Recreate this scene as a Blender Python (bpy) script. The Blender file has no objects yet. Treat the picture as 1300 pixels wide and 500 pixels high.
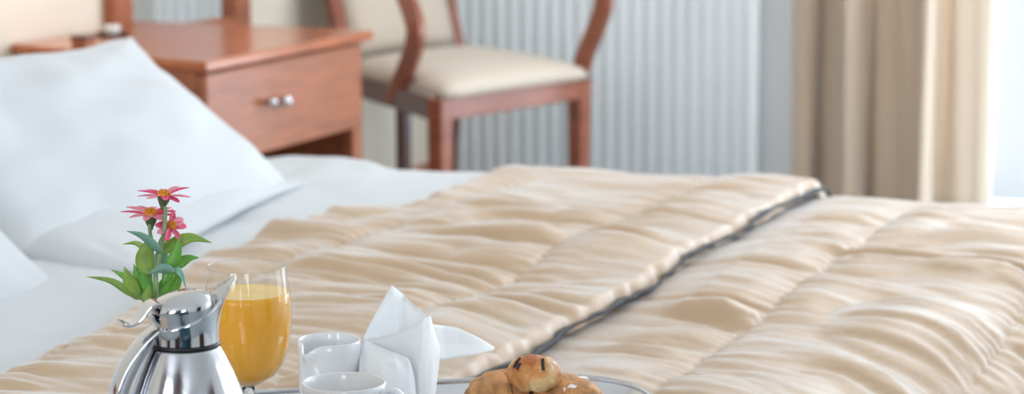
import bpy, bmesh, math, random
import numpy as np
from mathutils import Vector, Matrix

rng = random.Random(7)
S = bpy.context.scene
COL = S.collection

# ------------------------------------------------------------------ camera
# world axes: X runs along the bed (head wall at -X, foot at +X), Y across the bed towards the far wall, Z up
F_PX = 3000.0
PITCH = math.radians(9.3)
AZ = math.radians(23.2)
CAM_Z = 1.10
cam_d = bpy.data.cameras.new('camera')
cam = bpy.data.objects.new('camera', cam_d)
COL.objects.link(cam)
cam.location = (0, 0, CAM_Z)
cam.rotation_euler = (math.pi / 2 - PITCH, 0, AZ)
cam_d.sensor_width = 36.0
cam_d.lens = 36.0 * F_PX / 1300.0
cam_d.clip_start = 0.05
cam_d.dof.use_dof = True
cam_d.dof.focus_distance = 2.20
cam_d.dof.aperture_fstop = 6.0
S.camera = cam

# ------------------------------------------------------------------ view, world, large lights
S.view_settings.view_transform = 'Standard'
S.view_settings.look = 'None'
S.view_settings.exposure = -0.68
S.view_settings.gamma = 1.0
S.view_settings.use_curve_mapping = False

world = bpy.data.worlds.new('sky')
S.world = world
world.use_nodes = True
wb = world.node_tree.nodes['Background']
wb.inputs[0].default_value = (0.80, 0.90, 1.0, 1)
wb.inputs[1].default_value = 1.6


def area(name, loc, rot, sx, sy, power, color):
    d = bpy.data.lights.new(name, 'AREA')
    d.shape = 'RECTANGLE'
    d.size = sx
    d.size_y = sy
    d.energy = power
    d.color = color
    o = bpy.data.objects.new(name, d)
    COL.objects.link(o)
    o.location = loc
    o.rotation_euler = rot
    return o


# daylight entering through the balcony window in the far wall, and fill through two unseen windows added behind the camera
area('daylight_far_window', (0.0, 6.52, 1.20), (math.radians(-90), 0, 0), 3.2, 2.4, 225, (0.80, 0.90, 1.0))
area('added_near_daylight', (-1.55, -1.42, 1.6), (math.radians(90), 0, 0), 1.5, 1.6, 88, (0.86, 0.93, 1.0))
area('added_near_daylight', (0.75, -1.42, 1.6), (math.radians(90), 0, 0), 1.5, 1.6, 88, (0.86, 0.93, 1.0))

area('daylight_foot_window', (2.25, 4.95, 1.35), (0, math.radians(90), 0), 1.9, 2.1, 62, (0.88, 0.94, 1.0))
# fill added for the far wall, given the form of a ceiling lamp
area('added_ceiling_fill', (-0.9, 4.9, 2.52), (0, 0, 0), 0.9, 0.9, 38, (1.0, 0.98, 0.95))

# ------------------------------------------------------------------ pixel -> place helpers (1300x500 frame)
_cp, _sp, _ca, _sa = math.cos(PITCH), math.sin(PITCH), math.cos(AZ), math.sin(AZ)
CAM = np.array([0, 0, CAM_Z])


def ray(u, v):
    x, d = u - 650.0, v - 250.0
    y, z = F_PX * _cp - d * _sp, -d * _cp - F_PX * _sp
    return np.array([x * _ca - y * _sa, x * _sa + y * _ca, z])


def PZ(u, v, z):
    r = ray(u, v)
    return CAM + r * ((z - CAM_Z) / r[2])


def PX(u, v, x):
    r = ray(u, v)
    return CAM + r * (x / r[0])


def PD(u, v, dep):
    return CAM + ray(u, v) * (dep / F_PX)


def PPL(u, v, p0, n):
    r = ray(u, v)
    p0, n = np.array(p0), np.array(n)
    return CAM + r * (np.dot(p0 - CAM, n) / np.dot(r, n))


RIGHT = np.array([_ca, _sa, 0.0])          # camera right, on the ground
AWAY = np.array([-_sa, _ca, 0.0])          # away from the camera, on the ground
UP = np.array([0, 0, 1.0])


# ------------------------------------------------------------------ materials
def mat(name, color, rough=0.5, metal=0.0, spec=0.5, bump=None, vary=None, coat=0.0, sheen=0.0,
        trans=0.0, ior=1.45, sss=0.0, alpha=1.0, sssc=None):
    m = bpy.data.materials.new(name)
    m.use_nodes = True
    nt = m.node_tree
    b = nt.nodes['Principled BSDF']
    b.inputs['Base Color'].default_value = (*color, 1)
    b.inputs['Roughness'].default_value = rough
    b.inputs['Metallic'].default_value = metal
    b.inputs['Specular IOR Level'].default_value = spec
    b.inputs['Coat Weight'].default_value = coat
    b.inputs['Coat Roughness'].default_value = 0.12
    b.inputs['Sheen Weight'].default_value = sheen
    b.inputs['Sheen Roughness'].default_value = 0.4
    b.inputs['Transmission Weight'].default_value = trans
    b.inputs['IOR'].default_value = ior
    if sss:
        b.inputs['Subsurface Weight'].default_value = sss
        b.inputs['Subsurface Radius'].default_value = sssc or (0.02, 0.012, 0.006)
        b.inputs['Subsurface Scale'].default_value = 0.5
    tc = nt.nodes.new('ShaderNodeTexCoord')
    if vary:                                # (scale, amount, stretch)
        sc, am, st = vary
        mp = nt.nodes.new('ShaderNodeMapping')
        mp.inputs['Scale'].default_value = st
        nt.links.new(tc.outputs['Object'], mp.inputs[0])
        n = nt.nodes.new('ShaderNodeTexNoise')
        n.inputs['Scale'].default_value = sc
        n.inputs['Detail'].default_value = 5
        nt.links.new(mp.outputs[0], n.inputs['Vector'])
        r = nt.nodes.new('ShaderNodeValToRGB')
        r.color_ramp.elements[0].position = 0.3
        r.color_ramp.elements[1].position = 0.7
        r.color_ramp.elements[0].color = (*[c * (1 - am) for c in color], 1)
        r.color_ramp.elements[1].color = (*[min(1, c * (1 + am)) for c in color], 1)
        nt.links.new(n.outputs['Fac'], r.inputs[0])
        nt.links.new(r.outputs[0], b.inputs['Base Color'])
    if bump:                                # (scale, strength, distance)
        n2 = nt.nodes.new('ShaderNodeTexNoise')
        n2.inputs['Scale'].default_value = bump[0]
        n2.inputs['Detail'].default_value = 4
        nt.links.new(tc.outputs['Object'], n2.inputs['Vector'])
        bp = nt.nodes.new('ShaderNodeBump')
        bp.inputs['Strength'].default_value = bump[1]
        bp.inputs['Distance'].default_value = bump[2]
        nt.links.new(n2.outputs['Fac'], bp.inputs['Height'])
        nt.links.new(bp.outputs[0], b.inputs['Normal'])
    return m


M = {}
M['wall_cream'] = mat('wall_cream_paint', (0.80, 0.73, 0.62), 0.8, bump=(60, 0.1, 0.002))
M['wall_grey'] = mat('wall_grey_paint', (0.86, 0.89, 0.91), 0.8, bump=(60, 0.1, 0.002))
M['wall_white'] = mat('wall_white_paint', (0.82, 0.82, 0.81), 0.8, bump=(60, 0.1, 0.002))
M['ceiling'] = mat('ceiling_paint', (0.88, 0.88, 0.87), 0.9, bump=(60, 0.1, 0.002))
M['carpet'] = mat('grey_carpet', (0.38, 0.42, 0.43), 0.95, bump=(400, 0.5, 0.004), vary=(80, 0.2, (1, 1, 1)))
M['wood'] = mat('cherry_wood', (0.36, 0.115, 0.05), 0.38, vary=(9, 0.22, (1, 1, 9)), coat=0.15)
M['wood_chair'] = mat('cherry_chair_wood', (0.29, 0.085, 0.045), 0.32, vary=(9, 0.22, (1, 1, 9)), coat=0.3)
M['wood_top'] = mat('cherry_wood_lying_lit', (0.46, 0.135, 0.052), 0.26, vary=(9, 0.18, (9, 1, 1)), coat=0.4)  # lighter copy of the cherry: the table top's gloss is in its colour
M['wood_dark'] = mat('dark_and_shaded_cherry', (0.085, 0.024, 0.02), 0.34, vary=(9, 0.25, (1, 1, 8)), coat=0.4)  # on the armchair's side rails and rear legs it is painted shade
M['hollow'] = mat('wood_inside_shade', (0.045, 0.02, 0.016), 0.6, vary=(12, 0.2, (1, 1, 6)))  # shade inside the desk is put into this colour; the saucer shares it
M['cream_fabric'] = mat('cream_upholstery', (0.64, 0.56, 0.465), 0.85, bump=(300, 0.3, 0.002), sheen=0.2)
M['radiator'] = mat('pale_radiator_enamel', (0.86, 0.91, 0.945), 0.45, vary=(4, 0.03, (1, 1, 1)))
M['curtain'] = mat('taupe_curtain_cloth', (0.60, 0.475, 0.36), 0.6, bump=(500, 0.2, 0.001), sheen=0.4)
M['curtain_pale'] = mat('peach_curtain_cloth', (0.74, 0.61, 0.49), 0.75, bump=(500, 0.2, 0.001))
M['linen'] = mat('white_bed_linen', (0.64, 0.665, 0.69), 0.75, bump=(220, 0.12, 0.002), sheen=0.15)
M['satin'] = mat('champagne_satin', (0.59, 0.41, 0.26), 0.46, spec=0.65, bump=(90, 0.22, 0.004), sheen=0.62)
M['piping'] = mat('piping_with_shadow', (0.045, 0.05, 0.06), 0.7, bump=(200, 0.3, 0.002))
M['mattress'] = mat('mattress_ticking', (0.75, 0.75, 0.73), 0.8, bump=(150, 0.2, 0.002))
M['chrome'] = mat('polished_steel', (0.66, 0.67, 0.70), 0.07, 1.0, vary=(3, 0.02, (1, 1, 1)))
M['steel'] = mat('brushed_steel', (0.58, 0.59, 0.62), 0.14, 1.0, bump=(40, 0.02, 0.001), vary=(60, 0.06, (1, 1, 0.02)))
M['black'] = mat('black_plastic', (0.012, 0.012, 0.014), 0.35, vary=(30, 0.1, (1, 1, 1)))
M['porcelain'] = mat('white_porcelain', (0.84, 0.86, 0.88), 0.16, spec=0.55, coat=0.3, vary=(6, 0.01, (1, 1, 1)))
M['paper'] = mat('white_napkin_cloth', (0.93, 0.95, 0.97), 0.8, bump=(250, 0.12, 0.001), vary=(15, 0.02, (1, 1, 1)))
M['glass'] = mat('clear_glass', (1, 1, 1), 0.0, trans=1.0, ior=1.38)
M['juice'] = mat('orange_juice', (1.0, 0.45, 0.03), 0.25, sss=0.35, vary=(25, 0.06, (1, 1, 1)), sssc=(0.03, 0.015, 0.003))
M['foam'] = mat('pale_juice_foam', (0.95, 0.66, 0.27), 0.5, bump=(300, 0.3, 0.001), vary=(60, 0.08, (1, 1, 1)))
M['petal'] = mat('pink_petal', (0.78, 0.075, 0.17), 0.55, vary=(90, 0.35, (1, 1, 1)), sss=0.25, sssc=(0.01, 0.003, 0.004))
M['petal_pale'] = mat('pale_pink_petal', (0.83, 0.27, 0.34), 0.55, vary=(90, 0.22, (1, 1, 1)), sss=0.25, sssc=(0.01, 0.004, 0.004))
M['floret'] = mat('orange_florets', (0.80, 0.30, 0.03), 0.7, vary=(400, 0.4, (1, 1, 1)))
M['calyx'] = mat('dark_green_calyx', (0.10, 0.13, 0.05), 0.7, vary=(300, 0.4, (1, 1, 1)))
M['stem'] = mat('green_stem', (0.22, 0.34, 0.15), 0.55, vary=(80, 0.2, (1, 1, 1)))
M['leaf'] = mat('green_leaf', (0.10, 0.30, 0.045), 0.42, vary=(60, 0.3, (1, 1, 1)), sss=0.15, sssc=(0.004, 0.01, 0.002))
M['leaf_olive'] = mat('olive_leaf', (0.20, 0.31, 0.06), 0.45, vary=(60, 0.25, (1, 1, 1)), sss=0.15, sssc=(0.004, 0.01, 0.002))
M['leaf_blue'] = mat('blue_green_leaf', (0.20, 0.40, 0.31), 0.42, vary=(60, 0.2, (1, 1, 1)))
M['crust'] = mat('golden_crust', (0.60, 0.27, 0.085), 0.5, vary=(38, 0.5, (1, 1, 1)), bump=(260, 0.7, 0.003))
_r = [n for n in M['crust'].node_tree.nodes if n.type == 'VALTORGB'][0].color_ramp
_r.elements[0].position, _r.elements[1].position = .36, .66
_r.elements[0].color, _r.elements[1].color = (.46, .14, .035, 1), (.82, .60, .31, 1)
_e = _r.elements.new(.5)
_e.color = (.66, .30, .09, 1)
M['crust_flaky'] = mat('flaky_brown_crust', (0.70, 0.34, 0.13), 0.5, vary=(75, 0.42, (1, 1, 1)), bump=(420, 1.0, 0.004))
M['choc'] = mat('dark_chocolate', (0.022, 0.010, 0.012), 0.4, vary=(100, 0.3, (1, 1, 1)))
M['sugar'] = mat('sugar_highlight_white', (0.90, 0.89, 0.87), 0.85, bump=(500, 0.5, 0.001), vary=(200, 0.05, (1, 1, 1)))  # sugar on the right pastry, a painted highlight on the top one
M['mirror'] = mat('mirror_glass', (0.88, 0.9, 0.9), 0.02, 1.0)
M['frame_white'] = mat('white_window_frame', (0.85, 0.86, 0.87), 0.4, vary=(5, 0.02, (1, 1, 1)))
M['shade'] = mat('cream_lamp_shade', (0.9, 0.8, 0.6), 0.8, bump=(300, 0.2, 0.001))
M['brass'] = mat('brass', (0.7, 0.5, 0.22), 0.3, 1.0)
M['jersey'] = mat('dark_red_velvet', (0.16, 0.02, 0.035), 0.8, sheen=0.3, bump=(200, 0.3, 0.001))

M['satin'].node_tree.nodes['Principled BSDF'].inputs['Sheen Tint'].default_value = (.78, .90, 1.0, 1)

pane = bpy.data.materials.new('window_pane')
pane.use_nodes = True
_nt = pane.node_tree
_nt.nodes.clear()
_o = _nt.nodes.new('ShaderNodeOutputMaterial')
_mx = _nt.nodes.new('ShaderNodeMixShader')
_mx.inputs[0].default_value = 0.06
_t = _nt.nodes.new('ShaderNodeBsdfTransparent')
_g = _nt.nodes.new('ShaderNodeBsdfGlossy')
_g.inputs['Roughness'].default_value = 0.02
_nt.links.new(_t.outputs[0], _mx.inputs[1])
_nt.links.new(_g.outputs[0], _mx.inputs[2])
_nt.links.new(_mx.outputs[0], _o.inputs[0])
M['pane'] = pane
tg = bpy.data.materials.new('thin_goblet_glass')
tg.use_nodes = True
_nt = tg.node_tree
_nt.nodes.clear()
_o = _nt.nodes.new('ShaderNodeOutputMaterial')
_mx = _nt.nodes.new('ShaderNodeMixShader')
_lw = _nt.nodes.new('ShaderNodeLayerWeight')
_lw.inputs['Blend'].default_value = 0.5
_pw = _nt.nodes.new('ShaderNodeMath')
_pw.operation = 'POWER'
_pw.inputs[1].default_value = 4.0
_nt.links.new(_lw.outputs['Facing'], _pw.inputs[0])
_fr = _nt.nodes.new('ShaderNodeMath')
_fr.operation = 'MULTIPLY_ADD'
_fr.inputs[1].default_value = 0.55
_fr.inputs[2].default_value = 0.05
_nt.links.new(_pw.outputs[0], _fr.inputs[0])
_t = _nt.nodes.new('ShaderNodeBsdfTransparent')
_t.inputs[0].default_value = (.97, .98, .98, 1)
_g = _nt.nodes.new('ShaderNodeBsdfGlossy')
_g.inputs['Roughness'].default_value = 0.03
_nt.links.new(_fr.outputs[0], _mx.inputs[0])
_nt.links.new(_t.outputs[0], _mx.inputs[1])
_nt.links.new(_g.outputs[0], _mx.inputs[2])
_nt.links.new(_mx.outputs[0], _o.inputs[0])
M['thin_glass'] = tg


# ------------------------------------------------------------------ object helpers
def wloc(o):
    p = Vector((0, 0, 0))
    while o is not None:
        p += o.location
        o = o.parent
    return p


def tag(o, label=None, cat=None, group=None, kind=None):
    if label:
        o['label'] = label
    if cat:
        o['category'] = cat
    if group:
        o['group'] = group
    if kind:
        o['kind'] = kind
    return o


def thing(name, loc, label, cat, group=None):
    o = bpy.data.objects.new(name, None)
    o.empty_display_size = 0.05
    COL.objects.link(o)
    o.location = Vector([float(c) for c in loc])
    return tag(o, label, cat, group)


def obj(name, geo, m, parent=None, smooth=True, origin=None, solid=0.0, bevel=0.0, sub=0, off=0.0):
    """geo = (world verts, faces); linked as ONE mesh object under parent"""
    vs, fs = geo
    base = wloc(parent) if parent else Vector((0, 0, 0))
    o_loc = Vector((0, 0, 0))
    if parent is None:
        a = np.array([tuple(v) for v in vs])
        o_loc = Vector(origin) if origin is not None else Vector(
            ((a[:, 0].min() + a[:, 0].max()) / 2, (a[:, 1].min() + a[:, 1].max()) / 2, a[:, 2].min()))
        base = o_loc
    me = bpy.data.meshes.new(name)
    me.from_pydata([(float(v[0]) - base.x, float(v[1]) - base.y, float(v[2]) - base.z) for v in vs], [], fs)
    me.validate()
    bm = bmesh.new()
    bm.from_mesh(me)
    bmesh.ops.recalc_face_normals(bm, faces=bm.faces[:])
    bm.to_mesh(me)
    bm.free()
    me.materials.append(M[m] if isinstance(m, str) else m)
    if smooth:
        me.polygons.foreach_set('use_smooth', [True] * len(me.polygons))
    o = bpy.data.objects.new(name, me)
    COL.objects.link(o)
    o.location = o_loc
    if parent:
        o.parent = parent
    if solid:
        md = o.modifiers.new('thickness', 'SOLIDIFY')
        md.thickness = solid
        md.offset = off
    if bevel:
        md = o.modifiers.new('bevel', 'BEVEL')
        md.width = bevel
        md.segments = 2
        md.limit_method = 'ANGLE'
    if sub:
        md = o.modifiers.new('sub', 'SUBSURF')
        md.levels = sub
        md.render_levels = sub
    return o


def box(x0, x1, y0, y1, z0, z1):
    v = [(x, y, z) for x in (x0, x1) for y in (y0, y1) for z in (z0, z1)]
    f = [(0, 1, 3, 2), (4, 6, 7, 5), (0, 4, 5, 1), (2, 3, 7, 6), (0, 2, 6, 4), (1, 5, 7, 3)]
    return v, f


def join(*gs):
    V, Fc = [], []
    for v, f in gs:
        n = len(V)
        V += [tuple(p) for p in v]
        Fc += [tuple(i + n for i in q) for q in f]
    return V, Fc


def prism(poly, z0, z1):
    n = len(poly)
    v = [(p[0], p[1], z0) for p in poly] + [(p[0], p[1], z1) for p in poly]
    f = [tuple(range(n))[::-1], tuple(range(n, 2 * n))]
    f += [(i, (i + 1) % n, (i + 1) % n + n, i + n) for i in range(n)]
    return v, f


def lathe(profile, c, seg=48, cap0=False, cap1=False):
    """profile of (r, z) turned about the vertical through c; z relative to c"""
    v, f = [], []
    for r, z in profile:
        for k in range(seg):
            a = 2 * math.pi * k / seg
            v.append((c[0] + r * math.cos(a), c[1] + r * math.sin(a), c[2] + z))
    for j in range(len(profile) - 1):
        for k in range(seg):
            k2 = (k + 1) % seg
            f.append((j * seg + k, j * seg + k2, (j + 1) * seg + k2, (j + 1) * seg + k))
    if cap0:
        f.append(tuple(range(seg))[::-1])
    if cap1:
        f.append(tuple(range((len(profile) - 1) * seg, len(profile) * seg)))
    return v, f


def smooth_path(pts, n=8):
    """Catmull-Rom through the points"""
    P = [np.array(p, float) for p in pts]
    P = [2 * P[0] - P[1]] + P + [2 * P[-1] - P[-2]]
    out = []
    for i in range(1, len(P) - 2):
        for k in range(n):
            t = k / n
            a, b, c, d = P[i - 1], P[i], P[i + 1], P[i + 2]
            out.append(0.5 * (2 * b + (c - a) * t + (2 * a - 5 * b + 4 * c - d) * t * t + (3 * b - a - 3 * c + d) * t ** 3))
    out.append(P[-2])
    return out


def tube(path, radii, seg=10, ref=None, sect=None, caps=True):
    """sweep a round (or given 2-D) section along the path; ref fixes the section's first axis"""
    path = [np.array(p, float) for p in path]
    n = len(path)
    if not hasattr(radii, '__len__'):
        radii = [radii] * n
    v, f = [], []
    if sect is None:
        sect = [(math.cos(2 * math.pi * k / seg), math.sin(2 * math.pi * k / seg)) for k in range(seg)]
    seg = len(sect)
    prev = None
    for i in range(n):
        t = path[min(i + 1, n - 1)] - path[max(i - 1, 0)]
        t = t / (np.linalg.norm(t) + 1e-9)
        if ref is not None:
            a = np.array(ref, float)
        elif prev is not None:
            a = prev
        else:
            a = np.array([0, 0, 1.0]) if abs(t[2]) < 0.9 else np.array([1.0, 0, 0])
        a = a - t * np.dot(a, t)
        a = a / (np.linalg.norm(a) + 1e-9)
        prev = a
        b = np.cross(t, a)
        for s in sect:
            v.append(path[i] + radii[i] * (a * s[0] + b * s[1]))
    for i in range(n - 1):
        for k in range(seg):
            k2 = (k + 1) % seg
            f.append((i * seg + k, i * seg + k2, (i + 1) * seg + k2, (i + 1) * seg + k))
    if caps:
        f.append(tuple(range(seg))[::-1])
        f.append(tuple(range((n - 1) * seg, n * seg)))
    return v, f


def grid_faces(nu, nv, wrap=False):
    f = []
    for i in range(nu - 1):
        for j in range(nv - 1 if not wrap else nv):
            j2 = (j + 1) % nv
            f.append((i * nv + j, (i + 1) * nv + j, (i + 1) * nv + j2, i * nv + j2))
    return f


def rect(a, b):
    return [(-a, -b), (a, -b), (a, b), (-a, b)]


_tab = np.random.RandomState(11).rand(16, 256, 256)


def vn(x, y, seed=0):
    """smooth value noise, -1..1"""
    xi, yi = np.floor(x).astype(int), np.floor(y).astype(int)
    fx, fy = x - xi, y - yi
    fx, fy = fx * fx * (3 - 2 * fx), fy * fy * (3 - 2 * fy)
    t = _tab[seed % 16]
    g = lambda a, b: t[(a + 37 * seed) % 256, b % 256]
    r = (g(xi, yi) * (1 - fx) + g(xi + 1, yi) * fx) * (1 - fy) + (g(xi, yi + 1) * (1 - fx) + g(xi + 1, yi + 1) * fx) * fy
    return r * 2 - 1


# ------------------------------------------------------------------ the room
WX, WY = -2.90, 6.30             # head wall and far wall
FX, NY = 2.20, -1.40             # foot wall and the wall behind the camera
CEIL = 2.65


def struct(name, geo, m, parent=None, **k):
    o = obj(name, geo, m, parent, smooth=k.pop('smooth', False), **k)
    if parent is None:
        o['kind'] = 'structure'
    return o


struct('floor', box(WX - .1, FX + .1, NY - .1, WY + .1, -0.05, 0.0), 'carpet')
struct('ceiling', box(WX - .1, FX + .1, NY - .1, WY + .1, CEIL, CEIL + 0.05), 'ceiling')
struct('wall_head', box(WX - .1, WX, NY - .1, WY + .1, 0, CEIL), 'wall_cream')
struct('wall_foot', join(box(FX, FX + .1, NY - .1, 3.85, 0, CEIL), box(FX, FX + .1, 6.05, WY + .1, 0, CEIL),
                         box(FX, FX + .1, 3.85, 6.05, 0, .35), box(FX, FX + .1, 3.85, 6.05, 2.35, CEIL)), 'wall_white')
# far wall with the opening of the balcony window
W0, W1, WZ0, WZ1 = -1.62, 1.60, 0.0, 2.42
struct('wall_far', join(box(WX, W0, WY, WY + .12, 0, CEIL), box(W1, FX, WY, WY + .12, 0, CEIL),
                        box(W0, W1, WY, WY + .12, WZ1, CEIL)), 'wall_grey')
# wall behind the camera with two added windows
nw = [(-2.3, -0.8), (0.0, 1.5)]
g = [box(WX, nw[0][0], NY - .1, NY, 0, CEIL), box(nw[0][1], nw[1][0], NY - .1, NY, 0, CEIL), box(nw[1][1], FX, NY - .1, NY, 0, CEIL)]
for a, b in nw:
    g += [box(a, b, NY - .1, NY, 0, 0.8), box(a, b, NY - .1, NY, 2.4, CEIL)]
struct('wall_near', join(*g), 'wall_white')
struct('baseboard_head', box(WX, WX + .015, NY, WY, 0, 0.09), 'wood', bevel=.003)
struct('baseboard_far', box(WX + .015, W0, WY - .015, WY, 0, 0.09), 'wall_white', bevel=.003)


def window(name, x0, x1, z0, z1, y, mull):
    fr = 0.045
    r = obj(name, join(box(x0, x0 + fr, y, y + .07, z0, z1), box(x1 - fr, x1, y, y + .07, z0, z1),
                       box(x0 + fr, x1 - fr, y, y + .07, z0, z0 + fr), box(x0 + fr, x1 - fr, y, y + .07, z1 - fr, z1)),
            'frame_white', None, smooth=False, bevel=.004)
    r['kind'] = 'structure'
    xs = [x0 + fr] + mull + [x1 - fr]
    for m_ in mull:
        obj('mullion', box(m_ - .04, m_ + .04, y + .002, y + .068, z0 + fr, z1 - fr), 'frame_white', r, smooth=False, bevel=.004)
    for a, b in zip(xs[:-1], xs[1:]):
        obj('pane', box(a, b, y + .032, y + .038, z0 + fr, z1 - fr), 'pane', r, smooth=False)
    return r


window('window_1', W0, W1, WZ0, WZ1, WY + .03, [-0.55, 0.52])
window('added_window_2', nw[0][0], nw[0][1], 0.8, 2.4, NY - .09, [-1.55])
window('added_window_3', nw[1][0], nw[1][1], 0.8, 2.4, NY - .09, [0.75])

w4 = obj('window_4', join(box(FX + .02, FX + .09, 3.85, 3.9, .35, 2.35), box(FX + .02, FX + .09, 6.0, 6.05, .35, 2.35),
                          box(FX + .02, FX + .09, 3.9, 6.0, .35, .4), box(FX + .02, FX + .09, 3.9, 6.0, 2.3, 2.35)), 'frame_white', None, smooth=False, bevel=.004)
w4['kind'] = 'structure'

# ------------------------------------------------------------------ radiator on the far wall
rx0, rx1, ry = -2.84, -1.93, 6.20
rad = thing('radiator', ((rx0 + rx1) / 2, ry, 0.0), 'pale grey ribbed panel radiator on the far wall behind the chair', 'radiator')
obj('back_panel', box(rx0, rx1, ry + .012, ry + .03, .02, .80), 'radiator', rad, smooth=False, bevel=.003)
nr = 22
pit = (rx1 - rx0) / nr
prof = [(-.5, .012), (-.40, .010), (-.28, 0.004), (-.2, -.003), (-.1, -.006), (.1, -.006), (.2, -.003), (.28, 0.004), (.40, .010), (.5, .012)]
rib_mesh = None
for k in range(nr):
    cx = rx0 + pit * (k + .5)
    if rib_mesh is None:
        v = [(cx + a * pit, ry + b, z) for z in (.04, .07, .74, .77) for a, b in [(p[0], p[1] if z in (.07, .74) else .012) for p in prof]]
        r0 = obj('rib', (v, grid_faces(4, len(prof))), 'radiator', rad)
        rib_mesh, r0x = r0, cx
    else:
        c = rib_mesh.copy()
        COL.objects.link(c)
        c.location.x += cx - r0x
obj('top_grille', box(rx0, rx1, ry - .015, ry + .06, .795, .81), 'radiator', rad, smooth=False, bevel=.003)
obj('bottom_rail', tube([(rx0, ry + .012, .032), (rx1, ry + .012, .032)], .012, 12), 'radiator', rad)
for xx in (rx0 + .12, rx1 - .12):
    obj('bracket', box(xx - .015, xx + .015, ry + .03, WY, .2, .72), 'radiator', rad, smooth=False)
obj('pipe', tube([(rx0 + .04, ry + .02, .0), (rx0 + .04, ry + .02, .03)], .009, 10), 'radiator', rad)


# ------------------------------------------------------------------ curtains
def curtain(name, ctrl, y0, m, label):
    """ctrl: (pixel u, forward offset) along the hem line; hangs from above the frame to just over the floor"""
    base = []
    for u, d in ctrl:
        p = CAM + ray(u, 150) * ((y0 - d) / ray(u, 150)[1])
        base.append((p[0], y0 - d))
    path = smooth_path(base, 10)
    zs = [0.03, 0.1, 0.3, 0.6, 0.9, 1.2, 1.6, 2.0, 2.4, 2.46]
    v = []
    for i, p in enumerate(path):
        for k, z in enumerate(zs):
            sway = .006 * math.sin(3.1 * z + i * .35)
            v.append((p[0] + sway, p[1] + .5 * sway, z))
    r = obj(name, (v, grid_faces(len(path), len(zs))), m, None, solid=.003)
    tag(r, label, 'curtain')
    return r


curtain('curtain', [(1007, -.02), (1010, .01), (1024, .03), (1031, .02), (1037, -.05), (1055, .02), (1073, .12), (1080, .10), (1095, .02), (1108, -.06), (1113, -.03),
                    (1135, .0), (1155, .03), (1168, .10), (1174, .12), (1182, .06), (1188, -.02), (1190, -.05)],
        6.06, 'curtain', 'taupe pleated curtain hanging beside the radiator')
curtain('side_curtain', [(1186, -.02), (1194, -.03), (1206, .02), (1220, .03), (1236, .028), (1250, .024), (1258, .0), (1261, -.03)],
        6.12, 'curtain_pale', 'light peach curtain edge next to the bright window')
rod = thing('curtain_rod', (-0.1, 6.1, 2.47), 'brass curtain rod above the balcony window', 'curtain rod')
obj('rod', tube([(-1.95, 6.08, 2.475), (1.8, 6.08, 2.475)], .014, 12), 'brass', rod)
for xx in (-1.95, 1.8):
    obj('finial', lathe([(.001, -.03), (.02, -.018), (.028, 0), (.02, .018), (.001, .03)], (xx, 6.08, 2.475), 16), 'brass', rod)
for xx in (-1.85, 1.7):
    obj('bracket', box(xx - .008, xx + .008, 6.08, WY, 2.465, 2.485), 'brass', rod, smooth=False)

# ------------------------------------------------------------------ desk beside the bed
DT = 0.62
fl, fr_ = PZ(258, 78, DT), PZ(455, 40, DT)
DX = -2.345
D0, D1 = 3.955, 4.64
desk = thing('dressing_table', (-2.62, 4.3, 0), 'cherry wood dressing table with drawer and chrome knobs beside the pillow', 'table')
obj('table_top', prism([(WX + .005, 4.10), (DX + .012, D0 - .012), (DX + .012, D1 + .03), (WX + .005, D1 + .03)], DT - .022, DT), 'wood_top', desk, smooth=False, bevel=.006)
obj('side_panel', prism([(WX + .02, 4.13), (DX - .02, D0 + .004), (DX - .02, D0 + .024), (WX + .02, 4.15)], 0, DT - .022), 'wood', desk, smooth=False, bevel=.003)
obj('side_panel', box(WX + .02, DX - .03, D1 - .028, D1 - .006, 0, DT - .022), 'wood', desk, smooth=False, bevel=.003)
obj('stile', box(DX - .035, DX - .004, D1 - .045, D1, 0, DT - .022), 'wood', desk, smooth=False, bevel=.004)
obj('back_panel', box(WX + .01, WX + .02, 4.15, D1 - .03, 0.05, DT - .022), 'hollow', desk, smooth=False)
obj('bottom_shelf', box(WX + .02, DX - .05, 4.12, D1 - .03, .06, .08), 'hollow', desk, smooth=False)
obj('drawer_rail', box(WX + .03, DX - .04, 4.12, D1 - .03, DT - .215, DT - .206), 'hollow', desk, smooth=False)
dr = obj('drawer', box(DX - .018, DX + .004, D0 + .002, D1 - .049, DT - .210, DT - .026), 'wood', desk, smooth=False, bevel=.005)
for u_, v_, rr in ((346, 130, .011), (364, 128.5, .0135)):
    kp = PX(u_, v_, DX + .022)
    path = [(DX + .003, kp[1], kp[2]), (DX + .012, kp[1], kp[2]), (DX + .016, kp[1], kp[2]), (DX + .024, kp[1], kp[2]), (DX + .031, kp[1], kp[2]), (DX + .033, kp[1], kp[2])]
    obj('knob', tube(path, [rr * .45, rr * .4, rr * .9, rr, rr * .6, rr * .1], 16), 'chrome', dr)

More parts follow.
